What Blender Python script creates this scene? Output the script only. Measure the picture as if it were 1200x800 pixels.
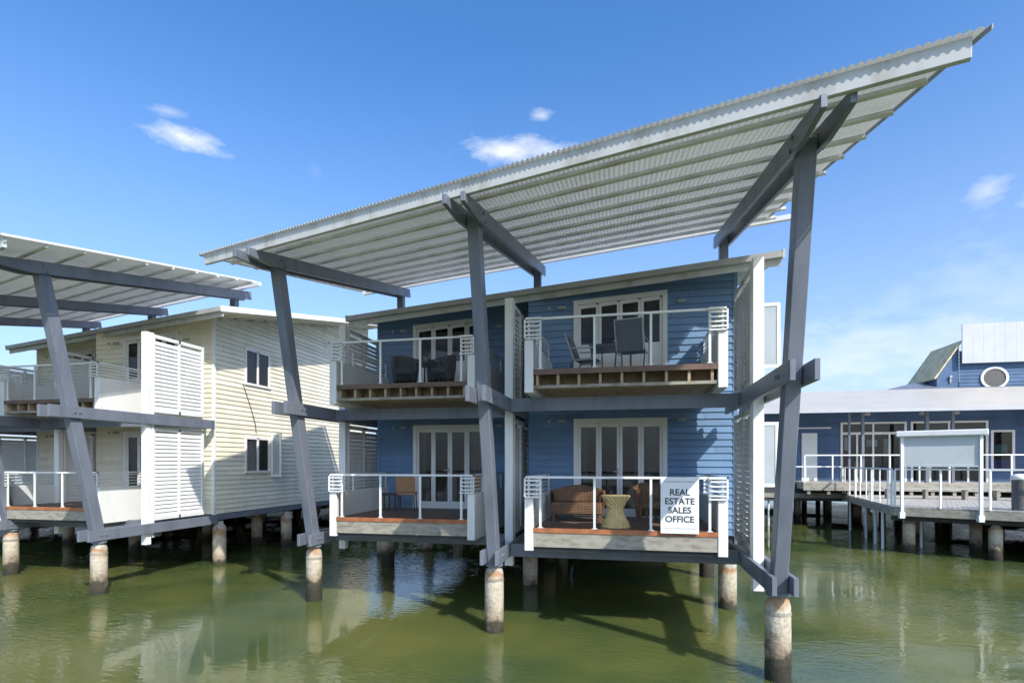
import bpy, math, random
from mathutils import Vector, Matrix
random.seed(7)
for o in list(bpy.data.objects): bpy.data.objects.remove(o)
SC = bpy.context.scene
COL = SC.collection
R = math.radians

# ------------------------------------------------------------------ camera
cam = bpy.data.cameras.new('camera'); camo = bpy.data.objects.new('camera', cam); COL.objects.link(camo)
cam.sensor_width = 36; cam.lens = 650/1200*36
camo.location = (0, 0, 3.257); camo.rotation_euler = (R(90), 0, R(12.18))
cam.shift_y = 142/1200; cam.clip_start = .1; cam.clip_end = 3000
SC.camera = camo

# ------------------------------------------------------------------ light and sky
SUN_EL, SUN_ROT = 39.5, 135.0          # sun stands to the right, behind the photographer
W = bpy.data.worlds.new('World'); SC.world = W; W.use_nodes = True
nt = W.node_tree; nt.nodes.clear()
def N(t, kind, **kw):
    n = t.nodes.new(kind)
    for k, v in kw.items(): setattr(n, k, v)
    return n
def math_(t, op, a, b=None, c=None, clamp=False):
    n = N(t, 'ShaderNodeMath', operation=op); n.use_clamp = clamp
    for i, v in enumerate((a, b, c)):
        if v is None: continue
        if isinstance(v, (int, float)): n.inputs[i].default_value = v
        else: t.links.new(v, n.inputs[i])
    return n.outputs[0]
def dot_(t, a, vec):
    n = N(t, 'ShaderNodeVectorMath', operation='DOT_PRODUCT'); t.links.new(a, n.inputs[0]); n.inputs[1].default_value = vec
    return n.outputs['Value']
sky = N(nt, 'ShaderNodeTexSky', sky_type='NISHITA'); sky.sun_disc = False
sky.sun_elevation = R(SUN_EL); sky.sun_rotation = R(SUN_ROT)
sky.air_density = 1.0; sky.dust_density = 1.8; sky.ozone_density = 2.6; sky.altitude = 0
hsv = N(nt, 'ShaderNodeHueSaturation'); hsv.inputs['Saturation'].default_value = 1.23
nt.links.new(sky.outputs[0], hsv.inputs['Color'])
tc = N(nt, 'ShaderNodeTexCoord'); D = tc.outputs['Generated']
n1 = N(nt, 'ShaderNodeTexNoise'); n1.inputs['Scale'].default_value = 14; n1.inputs['Detail'].default_value = 10; n1.inputs['Roughness'].default_value = .62
mp = N(nt, 'ShaderNodeMapping'); mp.inputs['Scale'].default_value = (1, 1, 2.4); nt.links.new(D, mp.inputs[0]); nt.links.new(mp.outputs[0], n1.inputs['Vector'])
cover = None
# wispy fair weather clouds: direction, half width, half height, density
for d, rx, ry, dens in (((-.790, .853, .588), .050, .014, .85), ((-.828, .844, .634), .026, .008, .45), ((-.215, .977, .562), .080, .020, .85),
                        ((-.158, .989, .626), .018, .009, .55), ((.72, 1.17, .485), .030, .018, .8), ((.63, 1.16, .49), .026, .016, .5), ((.46, 1.11, .20), .28, .055, .42),
                        ((.75, 1.2, .33), .2, .07, .22), ((-.557, .903, .526), .010, .014, .06), ((-.20, 1.0, .20), .5, .06, .2), ((1.5, .3, .5), .5, .1, .8), ((-1.5, .1, .6), .4, .1, .8), ((.6, -1, .5), .5, .15, .8), ((-.8, -1, .35), .5, .12, .8)):
    f = Vector(d).normalized(); r_ = f.cross(Vector((0, 0, 1))).normalized(); u_ = r_.cross(f)
    df = math_(nt, 'MAXIMUM', dot_(nt, D, f), .05)
    a = math_(nt, 'DIVIDE', math_(nt, 'DIVIDE', dot_(nt, D, r_), df), rx)
    b = math_(nt, 'DIVIDE', math_(nt, 'DIVIDE', dot_(nt, D, u_), df), ry)
    q = math_(nt, 'ADD', math_(nt, 'MULTIPLY', a, a), math_(nt, 'MULTIPLY', b, b))
    q = math_(nt, 'SQRT', q)
    q = math_(nt, 'ADD', q, math_(nt, 'MULTIPLY', math_(nt, 'SUBTRACT', n1.outputs['Fac'], .5), -3.2))
    m = math_(nt, 'MULTIPLY', math_(nt, 'SUBTRACT', 1.2, q), .75, clamp=True)
    m = math_(nt, 'MULTIPLY', math_(nt, 'SMOOTH_MIN', m, .95, .2), dens)
    m = math_(nt, 'MULTIPLY', m, math_(nt, 'GREATER_THAN', dot_(nt, D, f), .3))
    cover = m if cover is None else math_(nt, 'MAXIMUM', cover, m)
sxz = N(nt, 'ShaderNodeSeparateXYZ'); nt.links.new(D, sxz.inputs[0])
low = math_(nt, 'POWER', math_(nt, 'SUBTRACT', 1.0, math_(nt, 'DIVIDE', math_(nt, 'ABSOLUTE', sxz.outputs[2]), .62), clamp=True), 1.6)
mixc = N(nt, 'ShaderNodeMix', data_type='RGBA'); nt.links.new(cover, mixc.inputs[0])
tint = N(nt, 'ShaderNodeMix', data_type='RGBA', blend_type='MULTIPLY'); tint.inputs[0].default_value = 1; tint.inputs[7].default_value = (.78, .93, 1.06, 1)
nt.links.new(hsv.outputs[0], tint.inputs[6]); pale = N(nt, 'ShaderNodeMix', data_type='RGBA'); nt.links.new(math_(nt, 'MULTIPLY', low, .74), pale.inputs[0]); nt.links.new(tint.outputs[2], pale.inputs[6]); pale.inputs[7].default_value = (2.75, 3.1, 4.0, 1); nt.links.new(pale.outputs[2], mixc.inputs[6]); mixc.inputs[7].default_value = (4.4, 4.5, 4.7, 1)
bg = N(nt, 'ShaderNodeBackground'); bg.inputs['Strength'].default_value = .15
nt.links.new(mixc.outputs[2], bg.inputs['Color'])
wo = N(nt, 'ShaderNodeOutputWorld'); nt.links.new(bg.outputs[0], wo.inputs[0])
sl = bpy.data.lights.new('sun', 'SUN'); sl.energy = 2.9; sl.angle = R(.55); sl.color = (1, .955, .88)
so = bpy.data.objects.new('sun', sl); COL.objects.link(so)
sv = Vector((math.sin(R(SUN_ROT))*math.cos(R(SUN_EL)), math.cos(R(SUN_ROT))*math.cos(R(SUN_EL)), math.sin(R(SUN_EL))))
so.rotation_euler = sv.to_track_quat('Z', 'Y').to_euler(); so.location = (20, -20, 30)
SC.view_settings.view_transform = 'Standard'; SC.view_settings.look = 'None'
SC.view_settings.exposure = 0.8; SC.view_settings.gamma = 1; SC.view_settings.use_curve_mapping = False

# ------------------------------------------------------------------ materials
def mat(name, col, rough=.6, var=.12, scale=3.0, col2=None, bump=0., bscale=40., streak=1., metal=0., mask=(.45, .7), spec=.5):
    m = bpy.data.materials.new(name); m.use_nodes = True; t = m.node_tree; p = t.nodes['Principled BSDF']
    p.inputs['Roughness'].default_value = rough; p.inputs['Metallic'].default_value = metal; p.inputs['Specular IOR Level'].default_value = spec
    tc = N(t, 'ShaderNodeTexCoord'); mp = N(t, 'ShaderNodeMapping'); mp.inputs['Scale'].default_value = (1, 1, streak)
    t.links.new(tc.outputs['Object'], mp.inputs[0])
    nz = N(t, 'ShaderNodeTexNoise'); nz.inputs['Scale'].default_value = scale; nz.inputs['Detail'].default_value = 6; nz.inputs['Roughness'].default_value = .6
    t.links.new(mp.outputs[0], nz.inputs['Vector'])
    rmp = N(t, 'ShaderNodeMapRange'); rmp.inputs[1].default_value = mask[0]; rmp.inputs[2].default_value = mask[1]
    t.links.new(nz.outputs['Fac'], rmp.inputs[0])
    mx = N(t, 'ShaderNodeMix', data_type='RGBA'); t.links.new(rmp.outputs[0], mx.inputs[0])
    c2 = col2 or tuple(c*(1-var*2) for c in col)
    mx.inputs[6].default_value = (*col, 1); mx.inputs[7].default_value = (*c2, 1)
    t.links.new(mx.outputs[2], p.inputs['Base Color'])
    if bump:
        n2 = N(t, 'ShaderNodeTexNoise'); n2.inputs['Scale'].default_value = bscale; n2.inputs['Detail'].default_value = 4
        t.links.new(mp.outputs[0], n2.inputs['Vector'])
        b = N(t, 'ShaderNodeBump'); b.inputs['Strength'].default_value = bump; b.inputs['Distance'].default_value = .02
        t.links.new(n2.outputs['Fac'], b.inputs['Height']); t.links.new(b.outputs[0], p.inputs['Normal'])
    return m
def glassmat(name, tint, rough=.02, gloss=1.0, ior=1.5):
    m = bpy.data.materials.new(name); m.use_nodes = True; t = m.node_tree; t.nodes.clear()
    o = N(t, 'ShaderNodeOutputMaterial'); mx = N(t, 'ShaderNodeMixShader'); tr = N(t, 'ShaderNodeBsdfTransparent'); gl = N(t, 'ShaderNodeBsdfGlossy')
    fr = N(t, 'ShaderNodeFresnel'); fr.inputs[0].default_value = ior
    tr.inputs[0].default_value = (*tint, 1); gl.inputs['Roughness'].default_value = rough; gl.inputs[0].default_value = (gloss, gloss, gloss, 1)
    t.links.new(fr.outputs[0], mx.inputs[0]); t.links.new(tr.outputs[0], mx.inputs[1]); t.links.new(gl.outputs[0], mx.inputs[2]); t.links.new(mx.outputs[0], o.inputs[0])
    return m
def waves(m, axis, pitch, col):            # woven or fluted texture as bump + tone
    t = m.node_tree; p = t.nodes['Principled BSDF']
    tc = N(t, 'ShaderNodeTexCoord'); w = N(t, 'ShaderNodeTexWave'); w.bands_direction = axis; w.inputs['Scale'].default_value = pitch; w.inputs['Distortion'].default_value = .6; w.inputs['Detail'].default_value = 2
    t.links.new(tc.outputs['Object'], w.inputs['Vector'])
    b = N(t, 'ShaderNodeBump'); b.inputs['Strength'].default_value = .6; b.inputs['Distance'].default_value = .01
    t.links.new(w.outputs['Fac'], b.inputs['Height']); t.links.new(b.outputs[0], p.inputs['Normal'])
    if col:
        w2 = N(t, 'ShaderNodeTexWave'); w2.bands_direction = 'X'; w2.inputs['Scale'].default_value = col; w2.inputs['Distortion'].default_value = 1.5
        t.links.new(tc.outputs['Object'], w2.inputs['Vector'])
        f = math_(t, 'MULTIPLY', w.outputs['Fac'], math_(t, 'ADD', math_(t, 'MULTIPLY', w2.outputs['Fac'], .6), .4))
        mx = N(t, 'ShaderNodeMix', data_type='RGBA', blend_type='MULTIPLY'); mx.inputs[0].default_value = 1
        src = p.inputs['Base Color'].links[0].from_socket; g = N(t, 'ShaderNodeMapRange'); g.inputs[3].default_value = .3 if m.name != 'straw_weave' else .72; g.inputs[4].default_value = 1.25; t.links.new(f, g.inputs[0])
        t.links.new(src, mx.inputs[6]); t.links.new(g.outputs[0], mx.inputs[7]); t.links.new(mx.outputs[2], p.inputs['Base Color'])
    return m
def boardvar(m, bh=.155):                  # every board and every butt-jointed length a slightly different tone
    t = m.node_tree; p = t.nodes['Principled BSDF']; g = N(t, 'ShaderNodeNewGeometry'); sx = N(t, 'ShaderNodeSeparateXYZ'); t.links.new(g.outputs['Position'], sx.inputs[0])
    k = math_(t, 'FLOOR', math_(t, 'DIVIDE', math_(t, 'SUBTRACT', sx.outputs[2], 1.62), bh)); off = math_(t, 'MULTIPLY', math_(t, 'FRACT', math_(t, 'MULTIPLY', k, .618)), 2.7)
    j = math_(t, 'DIVIDE', math_(t, 'ADD', math_(t, 'ADD', sx.outputs[0], sx.outputs[1]), off), 2.7)
    w = N(t, 'ShaderNodeTexWhiteNoise', noise_dimensions='2D'); c = N(t, 'ShaderNodeCombineXYZ'); t.links.new(k, c.inputs[0]); t.links.new(math_(t, 'FLOOR', j), c.inputs[1]); t.links.new(c.outputs[0], w.inputs[0])
    joint = math_(t, 'GREATER_THAN', math_(t, 'FRACT', j), .0035)
    f = math_(t, 'MULTIPLY', math_(t, 'ADD', math_(t, 'MULTIPLY', w.outputs['Value'], .2), .88), math_(t, 'ADD', math_(t, 'MULTIPLY', joint, .55), .45))
    mx = N(t, 'ShaderNodeMix', data_type='RGBA', blend_type='MULTIPLY'); mx.inputs[0].default_value = 1
    t.links.new(p.inputs['Base Color'].links[0].from_socket, mx.inputs[6]); t.links.new(f, mx.inputs[7]); t.links.new(mx.outputs[2], p.inputs['Base Color']); return m
M = dict(
    steel=mat('steel_paint', (.17, .187, .228), .42, .10, 2.2, col2=(.115, .13, .165), bump=.12, bscale=30, streak=.3),
    white=mat('white_paint', (.80, .80, .79), .45, .05, 2.5, streak=.25, col2=(.68, .68, .66), mask=(.5, .8)),
    screen=mat('screen_paint', (.78, .78, .77), .5, .06, 3, streak=.25, col2=(.64, .64, .62), mask=(.48, .78)),
    screen_grey=mat('screen_grey_paint', (.66, .655, .63), .55, .1, 3, streak=.2, col2=(.46, .45, .42), mask=(.45, .75)),  # greyer and more mottled version of the screen paint
    blue=boardvar(mat('blue_boards', (.165, .275, .44), .62, .08, 1.6, col2=(.14, .235, .38), streak=.35, bump=.05, spec=.2)),
    navy=boardvar(mat('navy_boards', (.10, .165, .28), .62, .08, 1.6, col2=(.08, .135, .235), streak=.35, bump=.05, spec=.2), .2),
    cream=boardvar(mat('cream_boards', (.86, .80, .64), .55, .06, 1.4, col2=(.76, .70, .55), streak=.3, bump=.05)),
    frame=mat('frame_paint', (.84, .83, .80), .45, .04, 3),
    soffit=mat('sheet_underside', (.80, .78, .71), .38, .1, 1.6, col2=(.60, .57, .47), mask=(.52, .78)),
    purlin=mat('purlin_zinc', (.82, .82, .80), .4, .07, 2.0, col2=(.58, .57, .51)),
    fascia=mat('fascia_paint', (.58, .58, .56), .45, .08, 2.6, col2=(.34, .32, .26), mask=(.50, .76), streak=.25),
    rooftop=mat('roof_sheet', (.55, .56, .56), .35, .07, 1.5, metal=.2),
    gutter=mat('gutter', (.42, .42, .41), .4, .1, 2),
    deck=mat('deck_timber', (.17, .105, .075), .6, .2, 5, col2=(.10, .07, .055), bump=.2),
    redwood=mat('red_timber', (.40, .15, .06), .5, .2, 4, col2=(.22, .075, .035), bump=.1),
    greywood=mat('grey_timber', (.34, .32, .27), .7, .2, 4, col2=(.20, .175, .13), bump=.2, streak=3),
    joist=mat('joist_timber', (.44, .33, .21), .75, .2, 6, col2=(.24, .17, .11), bump=.2),
    weathered=mat('weathered_deck', (.46, .43, .38), .75, .15, 6, col2=(.33, .30, .26), bump=.3),
    wicker=waves(mat('brown_wicker', (.27, .13, .055), .55, .2, 9), 'Z', 9, 5),
    darkwicker=waves(mat('dark_wicker', (.05, .042, .036), .5, .2, 9), 'Z', 9, 5),
    straw=waves(mat('straw_weave', (.92, .66, .30), .6, .1, 8), 'DIAGONAL', 11, 6),
    sling=mat('grey_sling', (.12, .12, .13), .6, .1, 12),
    dark=mat('dark_metal', (.035, .035, .04), .4, .1, 5),
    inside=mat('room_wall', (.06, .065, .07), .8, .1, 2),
    curtain=waves(mat('curtain', (.20, .205, .20), .8, .1, 4), 'X', 10, None),
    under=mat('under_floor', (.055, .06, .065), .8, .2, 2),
    signwhite=mat('sign_board', (.82, .83, .84), .4, .02, 2),
    ink=mat('sign_ink', (.035, .04, .05), .5, .05, 5),
    lamp=mat('lamp_body', (.45, .45, .46), .35, .05, 5),
    bark=mat('tan_cushion', (.42, .22, .10), .7, .1, 7),
    teal=mat('teal_print', (.05, .26, .27), .5, .1, 8), bluecloth=mat('blue_print', (.03, .07, .33), .5, .1, 8),
    skin=mat('print_pale', (.62, .66, .68), .5, .1, 8),
    pavroof=mat('pavilion_roof', (.52, .475, .41), .4, .05, .8),
    tin=mat('white_tin', (.52, .53, .54), .35, .04, 1),
    mossy=mat('green_brown_roof', (.80, .64, .36), .9, .2, 3),
    paleblue=mat('pale_blue_wall', (.50, .58, .64), .5, .05, 1),
    glass=glassmat('window_glass', (.62, .66, .64)),
    railglass=glassmat('rail_glass', (.93, .95, .95), ior=1.25),
)
# the canopy sheets are a slightly translucent white sheet
_t = M['soffit'].node_tree; _p = _t.nodes['Principled BSDF']; _tl = N(_t, 'ShaderNodeBsdfTranslucent'); _mx = N(_t, 'ShaderNodeMixShader'); _mx.inputs[0].default_value = .12
_tl.inputs[0].default_value = (.85, .85, .82, 1)
_o = [n for n in _t.nodes if n.type == 'OUTPUT_MATERIAL'][0]
_t.links.new(_p.outputs[0], _mx.inputs[1]); _t.links.new(_tl.outputs[0], _mx.inputs[2]); _t.links.new(_mx.outputs[0], _o.inputs[0])
# concrete piles: pale cap, rust stain, dark tidal band, rough surface
def pilemat():
    m = bpy.data.materials.new('pile_concrete'); m.use_nodes = True; t = m.node_tree; p = t.nodes['Principled BSDF']; p.inputs['Roughness'].default_value = .85
    g = N(t, 'ShaderNodeNewGeometry'); sx = N(t, 'ShaderNodeSeparateXYZ'); t.links.new(g.outputs['Position'], sx.inputs[0])
    nz = N(t, 'ShaderNodeTexNoise'); nz.inputs['Scale'].default_value = 3.5; nz.inputs['Detail'].default_value = 7; t.links.new(g.outputs['Position'], nz.inputs['Vector'])
    h = math_(t, 'ADD', sx.outputs[2], math_(t, 'MULTIPLY', math_(t, 'SUBTRACT', nz.outputs['Fac'], .5), .5))
    oi = N(t, 'ShaderNodeObjectInfo'); big = N(t, 'ShaderNodeTexNoise'); big.inputs['Scale'].default_value = 1.3; t.links.new(g.outputs['Position'], big.inputs['Vector'])
    h = math_(t, 'ADD', h, math_(t, 'MULTIPLY', math_(t, 'SUBTRACT', oi.outputs['Random'], .5), .38)); h = math_(t, 'ADD', h, math_(t, 'MULTIPLY', math_(t, 'SUBTRACT', big.outputs['Fac'], .5), .7))
    cr = N(t, 'ShaderNodeValToRGB'); t.links.new(math_(t, 'DIVIDE', h, 1.4), cr.inputs[0])
    e = cr.color_ramp.elements; e[0].position = 0; e[0].color = (.035, .033, .022, 1); e[1].position = 1; e[1].color = (.40, .38, .33, 1)
    for pos, c in ((.16, (.07, .06, .04, 1)), (.24, (.30, .24, .17, 1)), (.40, (.50, .44, .34, 1)), (.62, (.56, .50, .40, 1)), (.74, (.40, .22, .11, 1)), (.84, (.50, .46, .40, 1))):
        x = e.new(pos); x.color = c
    n3 = N(t, 'ShaderNodeTexNoise'); n3.inputs['Scale'].default_value = 14; n3.inputs['Detail'].default_value = 8
    t.links.new(g.outputs['Position'], n3.inputs['Vector'])
    mx = N(t, 'ShaderNodeMix', data_type='RGBA', blend_type='MULTIPLY'); mx.inputs[0].default_value = .5
    c2 = N(t, 'ShaderNodeValToRGB'); t.links.new(n3.outputs['Fac'], c2.inputs[0]); c2.color_ramp.elements[0].position = .3; c2.color_ramp.elements[0].color = (.45, .4, .35, 1); c2.color_ramp.elements[1].position = .6
    t.links.new(cr.outputs[0], mx.inputs[6]); t.links.new(c2.outputs[0], mx.inputs[7]); t.links.new(mx.outputs[2], p.inputs['Base Color'])
    b = N(t, 'ShaderNodeBump'); b.inputs['Strength'].default_value = .6; b.inputs['Distance'].default_value = .03; t.links.new(n3.outputs['Fac'], b.inputs['Height']); t.links.new(b.outputs[0], p.inputs['Normal'])
    return m
M['pile'] = pilemat()


class MB:
    def __init__(s): s.v = []; s.f = []; s.smooth = False
    def quad(s, *p):
        n = len(s.v); s.v += [tuple(q) for q in p]; s.f.append(tuple(range(n, n+len(p)))); return s
    def box(s, a, b):
        x0, y0, z0 = (min(a[i], b[i]) for i in range(3)); x1, y1, z1 = (max(a[i], b[i]) for i in range(3)); n = len(s.v)
        s.v += [(x0, y0, z0), (x1, y0, z0), (x1, y1, z0), (x0, y1, z0), (x0, y0, z1), (x1, y0, z1), (x1, y1, z1), (x0, y1, z1)]
        s.f += [tuple(n+i for i in q) for q in ((0, 3, 2, 1), (4, 5, 6, 7), (0, 1, 5, 4), (1, 2, 6, 5), (2, 3, 7, 6), (3, 0, 4, 7))]; return s
    def hexa(s, bot, top):                 # 4 bottom + 4 top points
        n = len(s.v); s.v += [tuple(q) for q in bot]+[tuple(q) for q in top]
        s.f += [tuple(n+i for i in q) for q in ((0, 3, 2, 1), (4, 5, 6, 7), (0, 1, 5, 4), (1, 2, 6, 5), (2, 3, 7, 6), (3, 0, 4, 7))]; return s
    def beam(s, p0, p1, w, h, up=(0, 0, 1)):
        p0 = Vector(p0); p1 = Vector(p1); d = (p1-p0).normalized(); side = d.cross(Vector(up)).normalized()*w/2; u = side.cross(d).normalized()*h/2
        return s.hexa([p0-side-u, p0+side-u, p0+side+u, p0-side+u], [p1-side-u, p1+side-u, p1+side+u, p1-side+u])
    def tube(s, p0, p1, r0, r1=None, n=10, cap=True):
        r1 = r0 if r1 is None else r1
        p0 = Vector(p0); p1 = Vector(p1); d = (p1-p0).normalized(); a = d.orthogonal().normalized(); b = d.cross(a); k = len(s.v)
        for i in range(n):
            c = a*math.cos(2*math.pi*i/n)+b*math.sin(2*math.pi*i/n); s.v += [tuple(p0+c*r0), tuple(p1+c*r1)]
        for i in range(n):
            j = (i+1) % n; s.f.append((k+2*i, k+2*j, k+2*j+1, k+2*i+1))
        if cap: s.f.append(tuple(k+2*i for i in range(n))[::-1]); s.f.append(tuple(k+2*i+1 for i in range(n)))
        return s
    def lathe(s, c, prof, n=20, sx=1, sy=1):
        k = len(s.v)
        for r, z in prof:
            for i in range(n): s.v.append((c[0]+r*sx*math.cos(2*math.pi*i/n), c[1]+r*sy*math.sin(2*math.pi*i/n), c[2]+z))
        for j in range(len(prof)-1):
            for i in range(n):
                a = k+j*n+i; b = k+j*n+(i+1) % n; s.f.append((a, b, b+n, a+n))
        return s
    def obj(s, name, m, parent=None, off=None, smooth=False):
        off = Vector(off) if off is not None else (Vector(parent.get('_o', (0, 0, 0))) if parent else Vector((0, 0, 0)))
        me = bpy.data.meshes.new(name); me.from_pydata([tuple(Vector(v)-off) for v in s.v], [], s.f); me.update()
        me.materials.append(M[m] if isinstance(m, str) else m)
        if smooth or s.smooth:
            for p in me.polygons: p.use_smooth = True
        o = bpy.data.objects.new(name, me); COL.objects.link(o)
        if parent: o.parent = parent
        o['_o'] = tuple(off)
        return o
def thing(name, label, cat, loc=(0, 0, 0), rz=0, group=None, local=False):
    o = bpy.data.objects.new(name, None); o.empty_display_size = .3; COL.objects.link(o); o.location = loc; o.rotation_euler = (0, 0, rz)
    o['label'] = label; o['category'] = cat
    if group: o['group'] = group
    o['_o'] = (0, 0, 0) if local else tuple(loc)
    return o
def dup(root, loc, rz, label):
    def cp(o, par):
        c = o.copy(); COL.objects.link(c)
        if par: c.parent = par
        for ch in o.children: cp(ch, c)
        return c
    r = cp(root, None); r.location = loc; r.rotation_euler = (0, 0, rz); r['label'] = label
    return r
def bevel(o, w=.008, seg=1):
    b = o.modifiers.new('bevel', 'BEVEL'); b.width = w; b.segments = seg; b.limit_method = 'ANGLE'; return o
def clip(poly, fn):
    out = []
    for i in range(len(poly)):
        a = poly[i]; b = poly[(i+1) % len(poly)]; fa, fb = fn(a), fn(b)
        if fa >= 0: out.append(a)
        if (fa >= 0) != (fb >= 0):
            t = fa/(fa-fb); out.append(tuple(a[k]+(b[k]-a[k])*t for k in range(3)))
    return out
def boards(mb, P, s0, s1, z0, z1, top, holes=(), pitch=.155, lap=.03):
    """weatherboards as real overlapping strips. P(s,out,z)->xyz ; top(s)->z ; holes (sa,sb,za,headfn)"""
    z = z0
    while z < z1:
        zt = z+pitch; cuts = sorted({s0, s1, *[h[0] for h in holes], *[h[1] for h in holes]})
        for a, b in zip(cuts, cuts[1:]):
            if b-a < 1e-5: continue
            polys = [[(a, z, lap), (b, z, lap), (b, zt, .002), (a, zt, .002)]]
            polys.append([(a, z, 0), (b, z, 0), (b, z+1e-4, lap), (a, z+1e-4, lap)])
            for poly in polys:
                hs = [h for h in holes if h[0] <= a+1e-6 and h[1] >= b-1e-6]
                segs = [poly]
                for h in hs:
                    nx = []
                    for q in segs:
                        lo = clip(q, lambda p: h[2]-p[1]); hi = clip(q, lambda p: p[1]-h[3](p[0]))
                        nx += [w for w in (lo, hi) if len(w) > 2]
                    segs = nx
                for q in segs:
                    q = clip(q, lambda p: top(p[0])-p[1])
                    if len(q) > 2: mb.quad(*[P(p[0], p[2], p[1]) for p in q])
        z = zt
    return mb

# ------------------------------------------------------------------ water
def water():
    mb = MB(); mb.quad((-900, -300, 0), (900, -300, 0), (900, 1500, 0), (-900, 1500, 0))
    m = bpy.data.materials.new('green_water'); m.use_nodes = True; t = m.node_tree; p = t.nodes['Principled BSDF']
    p.inputs['Roughness'].default_value = .008; p.inputs['IOR'].default_value = 1.33
    p.inputs['Subsurface Weight'].default_value = 1; p.inputs['Subsurface Radius'].default_value = (.9, 1.0, .6); p.inputs['Subsurface Scale'].default_value = .9
    tc = N(t, 'ShaderNodeTexCoord'); o = tc.outputs['Object']
    big = N(t, 'ShaderNodeTexNoise'); big.inputs['Scale'].default_value = .26; big.inputs['Detail'].default_value = 5; t.links.new(o, big.inputs['Vector'])
    mx = N(t, 'ShaderNodeMix', data_type='RGBA'); mr = N(t, 'ShaderNodeMapRange'); mr.inputs[1].default_value = .38; mr.inputs[2].default_value = .62
    t.links.new(big.outputs['Fac'], mr.inputs[0]); t.links.new(mr.outputs[0], mx.inputs[0])
    mx.inputs[6].default_value = (.062, .092, .030, 1); mx.inputs[7].default_value = (.135, .142, .040, 1)
    t.links.new(mx.outputs[2], p.inputs['Base Color'])
    mp1 = N(t, 'ShaderNodeMapping'); mp1.inputs['Scale'].default_value = (1, 1.9, 1); mp1.inputs['Rotation'].default_value = (0, 0, R(20)); t.links.new(o, mp1.inputs[0])
    a = N(t, 'ShaderNodeTexNoise'); a.inputs['Scale'].default_value = 4.4; a.inputs['Detail'].default_value = 2; a.inputs['Roughness'].default_value = .5; t.links.new(mp1.outputs[0], a.inputs['Vector'])
    b = N(t, 'ShaderNodeTexNoise'); b.inputs['Scale'].default_value = .9; b.inputs['Detail'].default_value = 2; t.links.new(mp1.outputs[0], b.inputs['Vector'])
    # breeze patches: ripples stronger in some areas
    c = N(t, 'ShaderNodeTexNoise'); c.inputs['Scale'].default_value = .16; c.inputs['Detail'].default_value = 3; t.links.new(o, c.inputs['Vector'])
    cm = N(t, 'ShaderNodeMapRange'); cm.inputs[1].default_value = .40; cm.inputs[2].default_value = .62; cm.inputs[3].default_value = .10; cm.inputs[4].default_value = 1.7; t.links.new(c.outputs['Fac'], cm.inputs[0])
    fine = N(t, 'ShaderNodeTexNoise'); fine.inputs['Scale'].default_value = 11; fine.inputs['Detail'].default_value = 3; t.links.new(mp1.outputs[0], fine.inputs['Vector'])
    rip = math_(t, 'ADD', a.outputs['Fac'], math_(t, 'MULTIPLY', fine.outputs['Fac'], .14))
    h = math_(t, 'ADD', math_(t, 'MULTIPLY', math_(t, 'MULTIPLY', rip, cm.outputs[0]), .62), math_(t, 'MULTIPLY', b.outputs['Fac'], .22))
    bp = N(t, 'ShaderNodeBump'); bp.inputs['Strength'].default_value = .34; bp.inputs['Distance'].default_value = .05
    t.links.new(h, bp.inputs['Height']); t.links.new(bp.outputs[0], p.inputs['Normal'])
    ob = mb.obj('water', m); ob['kind'] = 'structure'; ob['label'] = 'calm green harbour water with faint ripples'
    return ob
water()
def shore():
    mb = MB(); random.seed(3); xs = [-700+i*20 for i in range(71)]; pr = [3+2.2*math.sin(x*.013)+random.random()*1.2 for x in xs]
    k = 0
    for j, (yy, s) in enumerate(((420, 0), (424, .45), (450, 1), (520, 1.2), (600, 0))):
        for x, h in zip(xs, pr): mb.v.append((x, yy, -.5+s*h*1.2+(.5 if s else 0)))
    n = len(xs)
    for j in range(4):
        for i in range(n-1): mb.f.append((j*n+i, j*n+i+1, (j+1)*n+i+1, (j+1)*n+i))
    o = mb.obj('far_shore', mat('shore_green', (.05, .075, .035), .9, .3, .05), smooth=True); o['kind'] = 'structure'
shore()

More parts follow.
